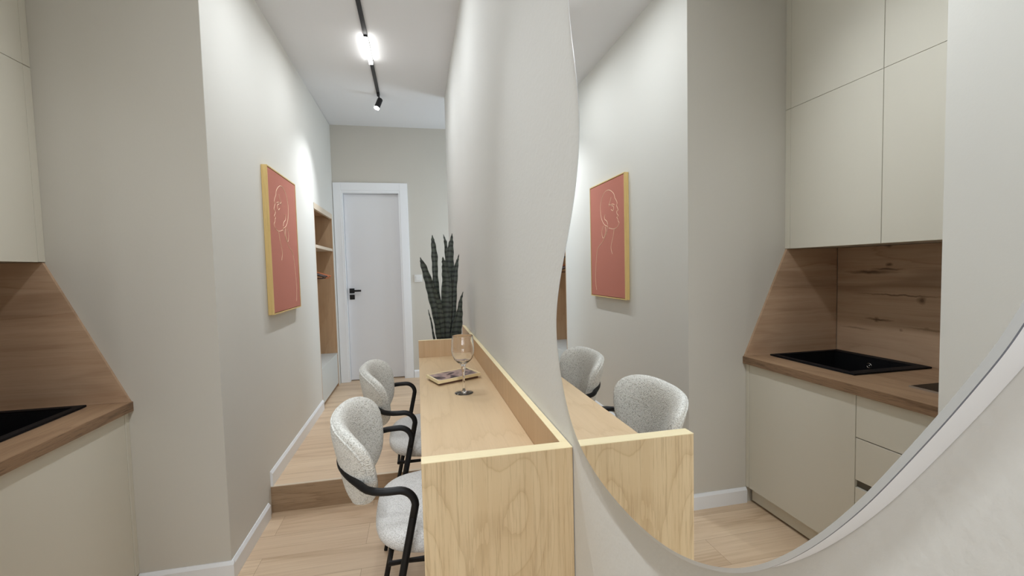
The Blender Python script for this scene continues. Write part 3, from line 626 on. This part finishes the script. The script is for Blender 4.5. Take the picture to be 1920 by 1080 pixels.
# ------------------------------------------------------------------ ceiling track and lamps
TX = -.277
tk_ = thing('light_track', (TX, 2.0, ZC-.012), 'thin black magnetic lighting track running along the corridor ceiling', 'light track')
part('rail', B(TX-.013, TX+.013, -1.6, 4.185, ZC-.012, ZC-.0005), 'black_matte', tk_, bevel=.001)
def linear(y0, y1, power, label):
    t_ = thing('linear_track_light', (TX, (y0+y1)/2, ZC-.030), label, 'track light', 'linear lights in the ceiling track')
    part('housing', B(TX-.011, TX+.011, y0, y1, ZC-.022, ZC-.0125), 'black_matte', t_)
    part('diffuser', B(TX-.0135, TX+.0135, y0+.004, y1-.004, ZC-.035, ZC-.0222), 'diffuser', t_, label='glowing white diffuser strip')
    area('lamp_light', (TX, (y0+y1)/2, ZC-.0365), (0, 0, -1), .024, y1-y0-.01, power, (.89, .945, 1.0), parent=t_)
linear(3.15, 3.53, PW[2], 'lit linear light module in the black ceiling track, nearer than the round spot')
linear(2.18, 2.56, PW[3], 'lit linear light module in the ceiling track, just above the picture edge over the desk')
linear(-.45, -.07, PW[4], 'added unseen linear fill light in the ceiling track behind the viewpoint, next to the kitchen spotlight')  # added out of view as fill from behind the camera
linear(-1.15, -.77, PW[4], 'rearmost added unseen linear fill light in the ceiling track, behind the viewpoint')  # second added fill module, also out of view
sp_ = thing('track_spotlight', (TX, 4.22, ZC-.13), 'small black cylindrical spotlight lit at the far end of the ceiling track', 'spotlight')
top = Vector((TX+.012, 4.225, ZC-.030)); ax = Vector((-.036, -.034, -.10)).normalized()
part('mount', MB().box(TX-.011, TX+.011, 4.12, 4.185, ZC-.024, ZC-.0125).tube([(TX, 4.17, ZC-.02), (TX+.006, 4.20, ZC-.03), tuple(top+ax*.02)], .006, 10), 'black_matte', sp_, smooth=True, auto=40)
bt = top+ax*.098
part('lamp_body', MB().tube([tuple(top), tuple(top+ax*.004), tuple(bt)], [.020, .0235, .0235], 28), 'black_matte', sp_, smooth=True, auto=40)
part('lens', MB().tube([tuple(bt+ax*.0002), tuple(bt+ax*.004)], .0228, 28), 'lens', sp_, smooth=True, auto=40, label='glowing lens')
def spot(name, loc, aim, power, angle, blend, parent=None, size=.02):
    l = bpy.data.lights.new(name, 'SPOT'); l.energy = power; l.spot_size = angle; l.spot_blend = blend; l.shadow_soft_size = size; l.color = (.91, .955, 1.0)
    o = bpy.data.objects.new(name, l); COL.objects.link(o); o.rotation_euler = (Vector(aim)).to_track_quat('-Z', 'Y').to_euler()
    o.location = Vector(loc)
    if parent: o.parent = parent; o.location = Vector(loc)-parent.location
    return o
spot('lamp_light', tuple(bt+ax*.008), tuple(ax), PW[5], math.radians(80), 1.0, sp_, size=.035)

# unseen second spotlight on the track, added to brighten the kitchen fronts
s2 = thing('track_spotlight', (TX, 1.30, ZC-.13), 'added unseen black spotlight in the ceiling track above the viewpoint, fill light for the kitchen', 'spotlight')
top = Vector((TX-.006, 1.30, ZC-.030)); ax = Vector((-.90, -.02, -1.02)).normalized(); bt = top+ax*.098
part('mount', MB().box(TX-.011, TX+.011, 1.27, 1.33, ZC-.024, ZC-.0125).tube([(TX, 1.30, ZC-.02), tuple(top+ax*.02)], .006, 10), 'black_matte', s2, smooth=True, auto=40)
part('lamp_body', MB().tube([tuple(top), tuple(top+ax*.004), tuple(bt)], [.020, .0235, .0235], 28), 'black_matte', s2, smooth=True, auto=40)
part('lens', MB().tube([tuple(bt+ax*.0002), tuple(bt+ax*.004)], .0228, 28), 'lens', s2, smooth=True, auto=40, label='glowing lens')
spot('lamp_light', tuple(bt+ax*.008), tuple(ax), PW[6], math.radians(88), 1.0, s2, size=.05)

# third spotlight, pointing down to the near end of the desk and the wall under the mirror
s3 = thing('track_spotlight', (TX, 1.74, ZC-.13), 'black cylindrical spotlight in the ceiling track, tipped down to the near end of the desk', 'spotlight')
top = Vector((TX+.004, 1.74, ZC-.030)); ax = Vector((.13, -.42, -1.0)).normalized(); bt = top+ax*.098
part('mount', MB().box(TX-.011, TX+.011, 1.71, 1.77, ZC-.024, ZC-.0125).tube([(TX, 1.74, ZC-.02), tuple(top+ax*.02)], .006, 10), 'black_matte', s3, smooth=True, auto=40)
part('lamp_body', MB().tube([tuple(top), tuple(top+ax*.004), tuple(bt)], [.020, .0235, .0235], 28), 'black_matte', s3, smooth=True, auto=40)
part('lens', MB().tube([tuple(bt+ax*.0002), tuple(bt+ax*.004)], .0228, 28), 'lens', s3, smooth=True, auto=40, label='glowing lens')
spot('lamp_light', tuple(bt+ax*.008), tuple(ax), PW[7], math.radians(64), 1.0, s3)
